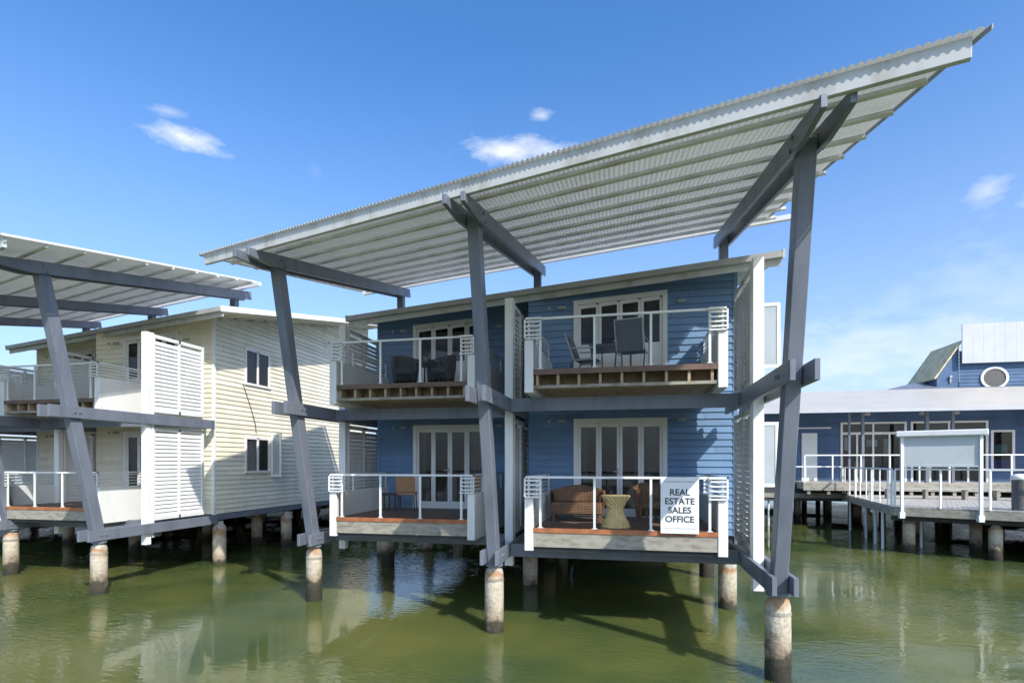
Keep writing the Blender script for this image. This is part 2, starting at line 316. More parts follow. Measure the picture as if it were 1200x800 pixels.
# ------------------------------------------------------------------ the stilt houses
CA = 2.16; STEP = 4.775; STAG = 1.43
def make_house(ox, oy, dz, paint, label, nf, units, body, windows_side, side_len, casements):
    """ox, oy, dz shift the module of the blue house; frames run k=0 (right) to nf-1 (left)"""
    name = 'stilt_house'
    H = thing(name, label, 'house', (ox, oy+14, 0))
    pl = lambda a, b: 8.648+.041*(a-ox)+.203*(b-oy-14.5)+dz
    rf = lambda a, b: 7.46+.0608*(a-ox-3.05)+.20*(b-oy-11.9)+(dz*1.1)
    fr = lambda k: (CA+ox-STEP*k, 9.05+oy+STAG*k)          # leaning post foot
    a_l = fr(nf-1)[0]-1.6; a_r = 3.3+ox
    edge = lambda a: 6.05+oy-.3315*(a-ox-3.29)
    # --- canopy sheet, really corrugated
    mb = MB(); amp = .016; pitch = .0762; seg = 6
    nseg = int((a_r-a_l)/pitch*seg); rows = [0, .9, 2.5, 5, 7.75]
    ar = lambda t: a_r-.07*t                               # right edge line
    for t in rows:
        for i in range(nseg+1):
            a = a_l+(a_r-a_l)*i/nseg - .03*t; b = edge(a_l+(a_r-a_l)*i/nseg)+t
            mb.v.append((a, b, pl(a, b)+.30+amp*math.sin(i/seg*2*math.pi)))
    for j in range(len(rows)-1):
        for i in range(nseg): k = j*(nseg+1)+i; mb.f.append((k, k+1, k+nseg+2, k+nseg+1))
    can = mb.obj('canopy', 'soffit', H, smooth=True)
    # purlins
    ts = [.95+i*.82 for i in range(9)]
    for t in ts:
        m2 = MB(); p0 = (a_l+.05, edge(a_l)+t, 0); p1 = (a_r-.1, edge(a_r)+t, 0)
        q = [(x, y, pl(x, y)+.215) for x, y, _ in (p0, p1)]
        m2.beam((q[0][0], q[0][1], q[0][2]+.025), (q[1][0], q[1][1], q[1][2]+.025), .014, .07); m2.beam((q[0][0], q[0][1]-.03, q[0][2]-.015), (q[1][0], q[1][1]-.03, q[1][2]-.015), .075, .012)
        m2.obj('purlin', 'purlin', can)
    # front fascia channel, right hand barge flashing, rear gutter
    m2 = MB(); q = [(x, edge(x)+.10, pl(x, edge(x)+.1)+.165) for x in (a_l+.12, a_r-.09)]
    m2.beam(q[0], q[1], .07, .21)
    
    bevel(m2.obj('fascia_beam', 'fascia', can), .006)
    for sgn in (1, 0):
        x = a_r+.012 if sgn else a_l-.012
        m2 = MB(); m2.beam((x, edge(x), pl(x, edge(x))+.285), (x-.2325, edge(x)+7.75, pl(x-.23, edge(x)+7.75)+.285), .012, .045)
        m2.obj('barge_capping', 'white' if paint == 'cream' else 'gutter', can)
    m2 = MB(); xg0, xg1 = a_l-.25, a_r+(.35 if paint == 'blue' else -.22)
    m2.beam((xg0, edge(xg0)+7.82, pl(xg0, edge(xg0)+7.8)+.24), (xg1, edge(xg1)+7.82, pl(xg1, edge(xg1)+7.8)+.24), .11, .11); m2.obj('gutter', 'white', can)
    # --- frames
    for k in range(nf):
        a, fb = fr(k); tb = fb-1.41; wallb = fb+3.75
        lp = MB(); zt = pl(a, tb)-.02; lp.beam((a, fb, 1.30), (a, tb, zt), .20, .27, up=(0, 1, 0))
        p = bevel(lp.obj('leaning_post', 'steel', H), .012, 2)
        for s_ in (-1, 1):
            bs = []
            for zz in (1.47, 4.45):
                bb = fb+(tb-fb)*(zz-1.3)/(zt-1.3)
                bs += [(bb-.065, zz), (bb+.065, zz)]
            for yb_, zb_ in bs+[(tb+.03, zt-.10), (tb-.07, zt+.02)]:
                bt = MB(); bt.tube((a+s_*.10, yb_, zb_), (a+s_*.205, yb_, zb_), .026, n=8); bt.obj('bolt', 'steel', p)
        br = MB()
        br.tube((a, fb, 1.26), (a, fb, 1.31), .17, n=14)
        br.obj('base_plate', 'steel', p)
        for s_ in (-1, 1):
            x = a+s_*.145
            cb = MB(); f0 = fb-2.66; f1 = fb+5.45
            f0 += .12; fm = f0+.75; cb.beam((x, fm, pl(x, fm)-.035), (x, f1, pl(x, f1)-.035), .07, .27); cb.hexa([(x-.035, f0, pl(x, f0)-.05), (x+.035, f0, pl(x, f0)-.05), (x+.035, fm+.03, pl(x, fm+.03)-.173), (x-.035, fm+.03, pl(x, fm+.03)-.173)], [(x-.035, f0, pl(x, f0)+.098), (x+.035, f0, pl(x, f0)+.098), (x+.035, fm, pl(x, fm)+.098), (x-.035, fm, pl(x, fm)+.098)]); bevel(cb.obj('canopy_beam', 'steel', H), .006)
            mb_ = MB(); mb_.box((x-.035, fb-1.35, 4.31), (x+.035, wallb-.02, 4.585)); bevel(mb_.obj('middle_beam', 'steel', H), .006)
            lb = MB(); lb.box((x-.035, fb-.42, 1.33), (x+.035, wallb+.1, 1.60)); bevel(lb.obj('floor_beam', 'steel', H), .006)
        bp_ = MB(); xo_ = a-(.22 if paint == 'cream' else 0); bp_.box((xo_-.10, fb+5.0, 1.6), (xo_+.10, fb+5.2, pl(a, fb+5.1)+.1)); bp_.obj('rear_post', 'steel', H)
        # louvre screens, two storeys, between the twin beams
        s0 = fb+1.30; s1 = s0+2.13; sm = 'screen' if paint == 'cream' else 'screen_grey'
        for z0, z1 in ((1.66, 4.24), (4.66, 6.82)):
            sc = MB()
            for y0, y1 in ((s0+.26, s0+.33), (s0+1.16, s0+1.22), (s1-.08, s1)): sc.box((a-.045, y0, z0), (a+.045, y1, z1))
            sc.box((a-.045, s0+.33, z1-.09), (a+.045, s1-.08, z1)); sc.box((a-.045, s0+.33, z0), (a+.045, s1-.08, z0+.09))
            sobj = sc.obj('privacy_screen', sm, H)
            lv = MB(); z = z0+.15
            while z < z1-.12:
                for y0, y1 in ((s0+.33, s0+1.16), (s0+1.22, s1-.08)):
                    lv.hexa([(a+.026, y0, z-.056), (a+.026, y1, z-.056), (a+.015, y1, z-.060), (a+.015, y0, z-.060)],
                            [(a-.012, y0, z+.052), (a-.012, y1, z+.052), (a-.022, y1, z+.048), (a-.022, y0, z+.048)])
                z += .112
            lv.obj('louvre_blades', sm, sobj)
        wp = MB(); wp.box((a-.09, s0, 1.02), (a+.09, s0+.15, 6.84)); wp.box((a-.09, s0+.18, 1.20), (a+.09, s0+.255, 6.84))
        bevel(wp.obj('screen_post', 'white', H), .005)
        # piles below
        if k < nf:
            for j, bb in enumerate((fb, wallb+.45, wallb+4.0, wallb+7.6)):
                pm = MB(); top = 1.24 if j == 0 else 1.28; r = .185 if j == 0 else .2
                pm.lathe((a+(0 if j == 0 else -.05), bb, 0), [(0, -2.2), (r*1.02, -2.2), (r*1.01, .2), (r, .8), (r*.97, top-.13), (r*.86, top-.05), (r*.62, top-.02), (r*.55, top+.10), (0, top+.10)], 18)
                po = pm.obj('pile', 'pile', H, smooth=True)
                if j == 0:
                    st = MB(); st.tube((a, bb, .98), (a, bb, 1.03), r*1.03, n=18, cap=False); st.obj('pile_band', 'greywood', po)
        # edge beams between frames along the front
        if k < nf-1:
            a2 = fr(k+1)[0]; yb = fb+2.1
            e1 = MB(); e1.box((a2+.185, yb, 4.31), (a-.185, yb+.09, 4.575)); e1.obj('front_beam', 'steel', H)
            e2 = MB(); e2.box((a2+.185, yb, 1.335), (a-.185, yb+.09, 1.59)); e2.obj('front_beam', 'steel', H)
    # --- body
    backb = oy+body
    uw = [(u['a0'], u['a1'], u['wall']) for u in units]
    for u in units:
        x0, x1, yw = u['a0'], u['a1'], u['wall']
        holes = []
        d0 = u['door']; d1 = d0+2.11
        hd = lambda s, y=yw: rf(s, y)-.37
        holes = [(d0+.03, d1-.03, 5.0, hd), (d0+.03, d1-.03, 2.0, lambda s: 4.29)]
        wall = MB(); boards(wall, lambda s, o, z: (s, yw-o, z), x0, x1, 1.62, 8.2, lambda s: rf(s, yw)-.05, holes); wall.obj('front_wall', paint, H)
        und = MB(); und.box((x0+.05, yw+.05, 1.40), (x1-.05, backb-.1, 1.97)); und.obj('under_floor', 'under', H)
    # backing (lining) and rooms behind each pair of doors
    for u in units:
        x0, x1, yw = u['a0'], u['a1'], u['wall']; d0 = u['door']; d1 = d0+2.11
        for zf, head, low in ((2.0, lambda s: 4.29, 0), (5.05, lambda s: rf(s, yw)-.37, .86)):
            dr = MB(); n = 4; fw = .085; ztop = lambda s: head(s)
            dr.box((d0-.02, yw-.045, zf), (d0+fw, yw+.03, ztop(d0)-.03)); dr.box((d1-fw, yw-.045, zf), (d1+.02, yw+.03, ztop(d1)-.03))
            dr.hexa([(d0-.02, yw-.05, head(d0)-.10), (d1+.02, yw-.05, head(d1)-.10), (d1+.02, yw+.03, head(d1)-.10), (d0-.02, yw+.03, head(d0)-.10)],
                    [(d0-.02, yw-.05, head(d0)+.01), (d1+.02, yw-.05, head(d1)+.01), (d1+.02, yw+.03, head(d1)+.01), (d0-.02, yw+.03, head(d0)+.01)])
            dr.box((d0+fw, yw-.04, zf), (d1-fw, yw+.03, zf+.05))
            do = dr.obj('door_frame', 'frame', H)
            w = (d1-d0-2*fw)/n
            for i in range(n):
                e0 = d0+fw+i*w; e1_ = e0+w; lf = MB(); st = .065; yy = yw-.012 if i in (0, 3) else yw-.028
                hh = lambda s: head(s)-.10
                lf.box((e0+.003, yy, zf+.05), (e0+st, yy+.035, hh(e0)-.004)); lf.box((e1_-st, yy, zf+.05), (e1_-.003, yy+.035, hh(e0)-.004))
                zl = zf+(low if low else .05); lf.box((e0+st, yy+.002, zf+.052), (e1_-st, yy+.033, zl+.14))
                lf.hexa([(e0+st, yy+.002, hh(e0)-.09), (e1_-st, yy+.002, hh(e1_)-.09), (e1_-st, yy+.033, hh(e1_)-.09), (e0+st, yy+.033, hh(e0)-.09)],
                        [(e0+st, yy+.002, hh(e0)-.003), (e1_-st, yy+.002, hh(e1_)-.003), (e1_-st, yy+.033, hh(e1_)-.003), (e0+st, yy+.033, hh(e0)-.003)])
                lo = lf.obj('door_leaf', 'frame', do)
                g = MB(); g.quad((e0+st, yy+.017, zl+.14), (e1_-st, yy+.017, zl+.14), (e1_-st, yy+.017, hh(e1_)-.09), (e0+st, yy+.017, hh(e0)-.09)); g.obj('glass_pane', 'glass', do)
            kn = MB(); xm = (d0+d1)/2; kn.box((xm-.06, yw-.07, zf+.98), (xm-.035, yw-.03, zf+1.12)); kn.box((xm-.15, yw-.085, zf+1.04), (xm-.04, yw-.07, zf+1.065)); kn.obj('door_handle', 'lamp', do)
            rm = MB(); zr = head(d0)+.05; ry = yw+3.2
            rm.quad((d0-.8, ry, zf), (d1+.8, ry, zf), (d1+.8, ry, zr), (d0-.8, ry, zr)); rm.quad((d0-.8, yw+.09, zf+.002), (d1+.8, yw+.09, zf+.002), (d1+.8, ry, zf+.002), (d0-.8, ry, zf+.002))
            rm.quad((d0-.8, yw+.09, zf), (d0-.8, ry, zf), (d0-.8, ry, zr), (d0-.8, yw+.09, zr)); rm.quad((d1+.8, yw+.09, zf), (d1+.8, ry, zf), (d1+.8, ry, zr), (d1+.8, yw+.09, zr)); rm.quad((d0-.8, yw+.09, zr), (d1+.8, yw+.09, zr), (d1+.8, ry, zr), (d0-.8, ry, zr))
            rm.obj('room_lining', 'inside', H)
            cu = MB(); cu.smooth = True
            for c0, c1 in ((d0+.05, d0+.30), (d1-.72, d1-.05)):
                nn = 24
                for i in range(nn):
                    xa, xb = c0+(c1-c0)*i/nn, c0+(c1-c0)*(i+1)/nn; ya, yb_ = (yw+.16+.03*math.sin(v*1.7) for v in (i, i+1))
                    cu.quad((xa, ya, zf+.03), (xb, yb_, zf+.03), (xb, yb_, head(xb)-.12), (xa, ya, head(xa)-.12))
            cu.obj('curtain', 'curtain', H)
        # bulkhead lamps and small sensors beside the doors
        for zz, hh_ in ((4.25, 0), (rf(d0, yw)-.52, 1)):
            for xx, kind in ((d0-.60, 0), (d0-.30, 1), (d1+.34, 1)):
                l = MB()
                if kind: l.box((xx-.10, yw-.05, zz-.03), (xx+.10, yw-.02, zz+.04)); l.hexa([(xx-.09, yw-.11, zz-.02), (xx+.09, yw-.11, zz-.02), (xx+.09, yw-.05, zz-.02), (xx-.09, yw-.05, zz-.02)], [(xx-.09, yw-.09, zz+.03), (xx+.09, yw-.09, zz+.03), (xx+.09, yw-.05, zz+.05), (xx-.09, yw-.05, zz+.05)])
                else: l.tube((xx, yw-.02, zz), (xx, yw-.08, zz), .035, n=12)
                l.obj('wall_light' if kind else 'sensor', 'lamp', H)
    # side walls: right hand outside one (boards with windows) and left hand one
    ur, ul = units[0], units[-1]
    sw = MB(); hs = [(w0, w1, z0, (lambda s, z1=z1: z1)) for (w0, w1, z0, z1) in windows_side]
    xr = ur['a1']
    # windows share s-ranges: group by range
    boards(sw, lambda s, o, z: (xr+o, s, z), ur['wall'], backb, 1.62, 10.5, lambda s: rf(xr, s)-.06, hs)
    sw.obj('side_wall', paint, H)
    sl_ = MB(); xl = ul['a0']; boards(sl_, lambda s, o, z: (xl-o, s, z), ul['wall'], backb, 1.62, 10.5, lambda s: rf(xl, s)-.06); sl_.obj('side_wall', paint, H)
    bw = MB(); bw.hexa([(xl, backb, 1.6), (xr, backb, 1.6), (xr, backb+.1, 1.6), (xl, backb+.1, 1.6)], [(xl, backb, rf(xl, backb)-.05), (xr, backb, rf(xr, backb)-.05), (xr, backb+.1, rf(xr, backb)-.05), (xl, backb+.1, rf(xl, backb)-.05)]); bw.obj('rear_wall', paint, H)
    for i in range(len(units)-1):                          # return wall where the two flats step
        ua, ub = units[i], units[i+1]; rt = MB(); x = ua['a0']; boards(rt, lambda s, o, z: (x-o, s, z), ua['wall'], ub['wall'], 1.62, 9, lambda s: rf(x, s)-.06); rt.obj('return_wall', paint, H)
    for x, y in ((xr, ur['wall']), (xl, ul['wall'])):
        ct = MB(); ct.box((x-.05, y-.035, 1.6), (x+.035, y+.05, rf(x, y)-.06)); ct.obj('corner_trim', 'frame' if paint == 'cream' else 'blue', H)
    ct = MB(); ct.box((units[-1]['a1']-.05, units[-1]['wall']-.04, 1.6), (units[-1]['a1']+.03, units[-1]['wall']-.024, 7.2)); ct.obj('corner_trim', 'frame' if paint == 'cream' else 'blue', H)
    eb = MB(); eb.box((xr-.02, ur['wall']+.02, 1.42), (xr+.045, backb, 1.60)); eb.obj('edge_bearer', 'steel', H)
    eb = MB(); eb.box((xl-.045, ul['wall']+.02, 1.42), (xl+.02, backb, 1.60)); eb.obj('edge_bearer', 'steel', H)
    for (w0, w1, z0, z1) in windows_side:
        f = MB(); x = xr
        for y0, y1 in ((w0-.02, w0+.06), (w1-.06, w1+.02), ((w0+w1)/2-.035, (w0+w1)/2+.035)): f.box((x-.03, y0, z0), (x+.045, y1, z1))
        f.box((x-.03, w0+.06, z1-.07), (x+.045, w1-.06, z1+.02)); f.box((x-.03, w0-.05, z0-.05), (x+.07, w1+.05, z0+.03))
        fo = f.obj('window_frame', 'frame', H)
        g = MB(); g.quad((x+.005, w0+.06, z0+.03), (x+.005, w1-.06, z0+.03), (x+.005, w1-.06, z1-.07), (x+.005, w0+.06, z1-.07)); g.obj('glass_pane', 'glass', fo)
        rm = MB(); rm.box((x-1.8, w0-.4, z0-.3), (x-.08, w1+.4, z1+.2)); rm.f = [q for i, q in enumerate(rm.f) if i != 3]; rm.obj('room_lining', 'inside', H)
        cu = MB(); cu.smooth = True
        for i in range(20):
            ya, yb_ = w0+.08+(w1-w0-.16)*i/20*.55, w0+.08+(w1-w0-.16)*(i+1)/20*.55
            cu.quad((x-.15+.02*math.sin(i*1.7), ya, z0), (x-.15+.02*math.sin(i*1.7+1.7), yb_, z0), (x-.15+.02*math.sin(i*1.7+1.7), yb_, z1), (x-.15+.02*math.sin(i*1.7), ya, z1))
        cu.obj('curtain', 'curtain', H)
    for (yy, z0, z1, w) in casements:                      # side hung sashes standing open at right angles
        f = MB(); x = xr+.05
        for x0, x1 in ((x, x+.07), (x+w-.07, x+w)): f.box((x0, yy-.02, z0), (x1, yy+.02, z1))
        f.box((x+.07, yy-.02, z1-.07), (x+w-.07, yy+.02, z1)); f.box((x+.07, yy-.02, z0), (x+w-.07, yy+.02, z0+.07))
        fo = f.obj('open_casement', 'frame', H); g = MB(); g.box((x+.07, yy-.004, z0+.07), (x+w-.07, yy+.004, z1-.07)); g.obj('glass_pane', glassfrost, fo)
    # roof: thin skillion with front fascia, gutter and battens under the eaves
    A0, B0, A1, B1 = ul['a0']-.65, ul['wall']-.55, ox+(3.0 if paint == 'blue' else 3.35), oy+(12.3 if paint == 'blue' else 11.9)
    fe = lambda a: B0+(B1-B0)*(a-A0)/(A1-A0)
    r_ = MB(); bk = backb+.7
    if body > 12: pass
    r_.hexa([(A0, fe(A0), rf(A0, fe(A0))-.03), (A1, fe(A1), rf(A1, fe(A1))-.03), (A1, bk, rf(A1, bk)-.03), (A0, bk, rf(A0, bk)-.03)],
            [(A0, fe(A0), rf(A0, fe(A0))+.03), (A1, fe(A1), rf(A1, fe(A1))+.03), (A1, bk, rf(A1, bk)+.03), (A0, bk, rf(A0, bk)+.03)])
    ro = r_.obj('roof', 'frame' if paint == 'blue' else 'cream', H)
    g = MB(); g.beam((A0-.03, fe(A0)-.055, rf(A0, fe(A0))-.02), (A1+.02, fe(A1)-.055, rf(A1, fe(A1))-.02), .10, .13); g.obj('gutter', 'gutter', ro)
    g = MB(); g.beam((A0, fe(A0)+.02, rf(A0, fe(A0))-.13), (A1, fe(A1)+.02, rf(A1, fe(A1))-.13), .035, .19); g.obj('fascia_board', 'fascia', ro)
    for x in (A0, A1):
        g = MB(); sg = 1 if x == A1 else -1; g.beam((x+sg*.03, fe(x)-.1, rf(x, fe(x)-.1)-.005), (x+sg*.03, bk, rf(x, bk)-.005), .05, .17); g.obj('barge_board', 'fascia' if paint == 'blue' else 'frame', ro)
    rp = MB(); rp.hexa([(A0+.02, fe(A0), rf(A0, fe(A0))+.034), (A1-.02, fe(A1), rf(A1, fe(A1))+.034), (A1-.02, bk, rf(A1, bk)+.034), (A0+.02, bk, rf(A0, bk)+.034)],
            [(A0+.02, fe(A0), rf(A0, fe(A0))+.05), (A1-.02, fe(A1), rf(A1, fe(A1))+.05), (A1-.02, bk, rf(A1, bk)+.05), (A0+.02, bk, rf(A0, bk)+.05)]); rp.obj('roof_sheet', 'rooftop', ro)
    yy = ur['wall']+.3
    while yy < backb:                                       # eave rafters that show below the right hand eave
        e = MB(); e.beam((xr+.03, yy, rf(xr, yy)-.075), (A1-.02, yy, rf(A1, yy)-.075), .045, .085); e.obj('eave_rafter', 'frame', ro); yy += .75
    # balconies
    for u in units:
        for up in (0, 1): balcony(H, u, up, paint)
    return H, pl, rf

def balcony(H, u, up, paint):
    a0, a1, bf, yw = u['b0'], u['b1'], u['front'], u['wall']-.03; zf = 5.05 if up else 2.0
    d = MB(); n = int((yw-bf)/.095)
    for i in range(n): y = bf+i*.095; d.box((a0+.17, y, zf-.03), (a1-.17, y+.088, zf))
    deck = d.obj('balcony', 'deck', H)
    if up:
        jn = 8
        for i in range(jn+1):
            x = a0+.24+(a1-a0-.50)*i/jn; j = MB(); j.box((x-.024, bf+.03, zf-.30), (x+.024, yw-.02, zf-.033)); j.obj('joist', 'joist', deck)
        e = MB(); e.box((a0+.172, bf-.022, zf-.10), (a1-.172, bf-.001, zf+.004)); e.obj('edge_board', 'deck', deck)
        e = MB(); e.box((a0+.10, bf+.0, zf-.36), (a1-.10, bf+.10, zf-.302)); e.obj('bottom_rail', 'greywood', deck)
        e = MB(); e.box((a0+.2, bf+.12, zf-.335), (a1-.2, yw-.01, zf-.31)); e.obj('floor_soffit', 'joist', deck)  # added sheet under the joists, closes the openings so they stay dark
        e = MB(); e.box((a0+.2, bf+.42, zf-.305), (a1-.2, bf+.46, zf-.04)); e.obj('blocking', 'joist', deck)
    else:
        e = MB(); e.box((a0+.172, bf-.03, zf-.085), (a1-.172, bf-.001, zf+.005)); e.obj('edge_board', 'redwood', deck)
        e = MB(); e.box((a0+.172, bf-.012, zf-.36), (a1-.172, bf+.03, zf-.088)); e.obj('fascia_board', 'greywood', deck)
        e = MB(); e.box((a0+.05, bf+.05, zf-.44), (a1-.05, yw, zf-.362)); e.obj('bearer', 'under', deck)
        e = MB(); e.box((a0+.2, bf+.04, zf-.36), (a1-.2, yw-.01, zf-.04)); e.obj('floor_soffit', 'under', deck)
    ya = bf-.03
    for x0, x1, o in ((a0, a0+.17, 1), (a1-.17, a1, -1)):
        s = MB(); s.box((x0, ya, zf-.44), (x1, yw, zf+.58)); sp = bevel(s.obj('side_panel', 'white', deck), .008)
        xc = (x0+x1)/2; g = MB()
        zz = [zf+.66+.085*i for i in range(4)]
        for z in zz: g.box((xc-.012, ya+.02, z-.012), (xc+.012, yw-.05, z+.012))
        for y in (ya+.0, ya+.95, yw-.06): g.box((xc-.02, y, zf+.582), (xc+.02, y+.04, zf+.96))
        g.box((xc-.025, ya+.05, zf+.962), (xc+.025, yw-.02, zf+1.0)); g.obj('grille', 'white', sp)
        xo, xi = (x0, a0+.335) if o == 1 else (x1, a1-.335); g = MB(); lo_, hi_ = min(xo, xi), max(xo, xi)
        for z in zz: g.box((lo_+.03, ya-.048, z-.014), (hi_, ya-.012, z+.014))
        g.box((xo-.0, ya-.05, zf+.60), (xo+o*.03, ya-.01, zf+1.0)); g.box((lo_, ya-.05, zf+.962), (hi_, ya-.01, zf+1.0)); g.box((xo+o*.03, ya-.05, zf+.584), (xi, ya-.01, zf+.61)); g.obj('corner_grille', 'white', sp)
    h = MB(); h.box((a0+.115, ya, zf+.955), (a1-.115, ya+.045, zf+1.0))
    px = [a0+.31, a0+.31+(a1-a0-.62)/3, a0+.31+(a1-a0-.62)*2/3, a1-.31]
    ho = bevel(h.obj('handrail', 'white', deck), .006)
    for x in px:
        p = MB(); p.box((x-.022, ya+.001, zf+.006), (x+.022, ya+.044, zf+.954)); p.box((x-.05, ya-.006, zf+.006), (x+.05, ya+.05, zf+.018)); p.obj('rail_post', 'white', deck)
    for x0, x1 in zip(px, px[1:]):
        g = MB(); g.quad((x0+.03, ya+.022, zf+.06), (x1-.03, ya+.022, zf+.06), (x1-.03, ya+.022, zf+.94), (x0+.03, ya+.022, zf+.94)); g.obj('glass_panel', 'railglass', deck)
glassfrost = mat('casement_glass', (.42, .47, .50), .15, .05, 3)

blue_units = [dict(a0=-2.45, a1=2.28, wall=13.25, door=-1.33, b0=-2.03, b1=1.69, front=10.57),
              dict(a0=-7.0, a1=-2.45, wall=14.6, door=-5.95, b0=-6.86, b1=-3.36, front=11.72)]
BH, bpl, brf = make_house(0, 0, 0, 'blue', 'blue weatherboard stilt house with a tilted canopy and four white balconies', 3, blue_units, 23.5,
    [], 0, [(13.25, 5.36, 6.80, .88), (13.25, 2.72, 4.16, .85)])
cx, cy = -15.16, 2.31
cream_units = [dict(a0=cx-2.45, a1=cx+2.12, wall=15.30, door=cx-1.3, b0=-17.95, b1=-14.4, front=12.62),
               dict(a0=cx-7.0, a1=cx-2.45, wall=16.9, door=cx-5.95, b0=-22.4, b1=-18.9, front=14.0)]
CH, cpl, crf = make_house(cx, cy, .3, 'cream', 'cream weatherboard stilt house with white louvre screens at the left', 3, cream_units, 23.5,
    [(16.75, 18.05, 2.95, 4.15), (16.75, 18.05, 6.0, 7.22)], 0, [(18.12, 2.75, 4.35, .42)])

# conduit cable on the cream side wall
cb = MB(); x = cx+2.12+.035
pts = [(x, 16.62, 5.95), (x, 17.0, 5.2), (x+.01, 17.25, 4.6), (x, 17.3, 4.3)]
for p, q in zip(pts, pts[1:]): cb.tube(p, q, .014, n=6)
cb.obj('drain_pipe', 'dark', CH)

# ------------------------------------------------------------------ furniture
def tub_chair(label, m, loc, rz, group='woven chairs on the balconies', w=.62):
    t = thing('tub_chair', label, 'chair', loc, rz, group, True)
    s = MB(); s.smooth = True; n = 22; rows = [(.30, .10, .0), (.33, .25, .0), (.36, .42, .02), (.375, .60, .05), (.38, .70, .06), (.345, .70, .06), (.33, .44, .0)]
    k = w/.76
    for j, (r, z, dz) in enumerate(rows):
        for i in range(n+1):
            th = math.radians(-35+250*i/n); hh = z+(dz*2.2 if j > 2 else 0)*max(0, math.sin(th))
            s.v.append((r*k*math.cos(th)*1.05, r*k*math.sin(th), hh))
    for j in range(len(rows)-1):
        for i in range(n): a = j*(n+1)+i; s.f.append((a, a+1, a+n+2, a+n+1))
    s.obj('back', m, t)
    b = MB(); b.lathe((0, 0, 0), [(0, .30), (.30*k, .30), (.33*k, .33), (.33*k, .40), (.29*k, .44), (0, .45)], 22, 1.05, 1.0); b.obj('seat', m, t, smooth=True)
    for i in range(4):
        th = math.radians(45+90*i); l = MB(); l.tube((.24*k*math.cos(th), .24*k*math.sin(th), .31), (.29*k*math.cos(th), .29*k*math.sin(th), 0), .022, .016, 8); l.obj('leg', m, t)
    return t
def sling_chair(label, loc, rz):
    t = thing('sling_chair', label, 'chair', loc, rz, 'dark outdoor chairs on the upper right balcony', True)
    s = MB(); s.hexa([(-.25, -.24, .42), (.25, -.24, .42), (.25, .22, .40), (-.25, .22, .40)], [(-.25, -.24, .435), (.25, -.24, .435), (.25, .22, .415), (-.25, .22, .415)]); s.obj('seat', 'sling', t)
    s = MB(); s.hexa([(-.25, .20, .41), (.25, .20, .41), (.25, .225, .41), (-.25, .225, .41)], [(-.255, .40, .98), (.255, .40, .98), (.255, .42, .975), (-.255, .42, .975)]); s.obj('backrest', 'sling', t)
    f = MB()
    for x in (-.275, .275):
        f.tube((x, .20, .38), (x, .41, .99), .014, n=8); f.tube((x, -.25, .40), (x, .22, .39), .014, n=8)
        f.tube((x, -.27, .64), (x, .26, .66), .016, n=8)
    f.tube((-.275, .41, .985), (.275, .41, .985), .013, n=8); f.obj('frame', 'lamp', t)
    for x in (-.28, .28):
        l = MB(); l.tube((x, -.27, 0), (x, -.26, .65), .014, n=8); l.obj('leg', 'dark', t)
        l = MB(); l.tube((x, .36, 0), (x, .22, .42), .014, n=8); l.obj('leg', 'dark', t)
    return t
def table(label, loc, w, d, h, m, cat='table', name='outdoor_table'):
    t = thing(name, label, cat, loc, 0, None, True)
    s = MB()
    for i in range(int(w/.1)): s.box((-w/2+i*.1, -d/2, h-.03), (-w/2+i*.1+.09, d/2, h))
    s.box((-w/2, -d/2, h-.055), (w/2-.01, d/2, h-.031)); s.obj('tabletop', m, t)
    for x in (-w/2+.05, w/2-.06):
        for y in (-d/2+.05, d/2-.05): l = MB(); l.box((x-.018, y-.018, 0), (x+.018, y+.018, h-.056)); l.obj('leg', 'dark', t)
    return t
# lower right balcony
def wicker_sofa():
    t = thing('wicker_settee', 'brown wicker settee with a rounded back on the lower right balcony', 'settee', (-1.15, 12.05, 2.0), R(0), None, True)
    s = MB(); s.smooth = True; n = 28; rows = [(.93, .14), (.97, .30), (1.0, .5), (1.01, .68), (.99, .76), (.93, .77), (.88, .70), (.86, .40)]
    for r, z in rows:
        for i in range(n+1):
            th = math.radians(-25+230*i/n); s.v.append((r*.60*math.copysign(abs(math.cos(th))**.7, math.cos(th)), r*.36*math.sin(th), z-(.12*max(0, -math.sin(th)) if z > .5 else 0)-(.1*abs(math.cos(th)) if z > .6 else 0)))
    for j in range(len(rows)-1):
        for i in range(n): a = j*(n+1)+i; s.f.append((a, a+1, a+n+2, a+n+1))
    s.obj('back', 'wicker', t)
    b = MB(); b.box((-.54, -.32, .16), (.54, .26, .42)); bevel(b.obj('seat', 'wicker', t), .04, 3)
    for x in (-.48, .48):
        for y in (-.27, .22): l = MB(); l.tube((x, y, .17), (x*1.04, y*1.1, 0), .026, .018, 8); l.obj('leg', 'wicker', t)
wicker_sofa()
tub_chair('brown wicker tub chair right of the straw yellow stool, lower right balcony', 'wicker', (.40, 12.1, 2.0), R(20), w=.72)
st = thing('woven_stool', 'straw yellow hourglass shaped woven stool on the lower right balcony', 'stool', (-.31, 11.0, 2.0), 0, None, True)
s = MB(); nn = 30
prof = [(0, 0), (.285, 0), (.287, .02), (.255, .10), (.185, .22), (.15, .32), (.165, .39), (.215, .49), (.265, .58), (.272, .60)]
s.lathe((0, 0, 0), prof, nn, 1.0, .8); s.obj('body', 'straw', st, smooth=True)
s = MB(); s.lathe((0, 0, 0), [(.272, .59), (.285, .605), (.277, .625), (.18, .60), (0, .585)], nn, 1.0, .8); s.obj('seat', 'straw', st, smooth=True)
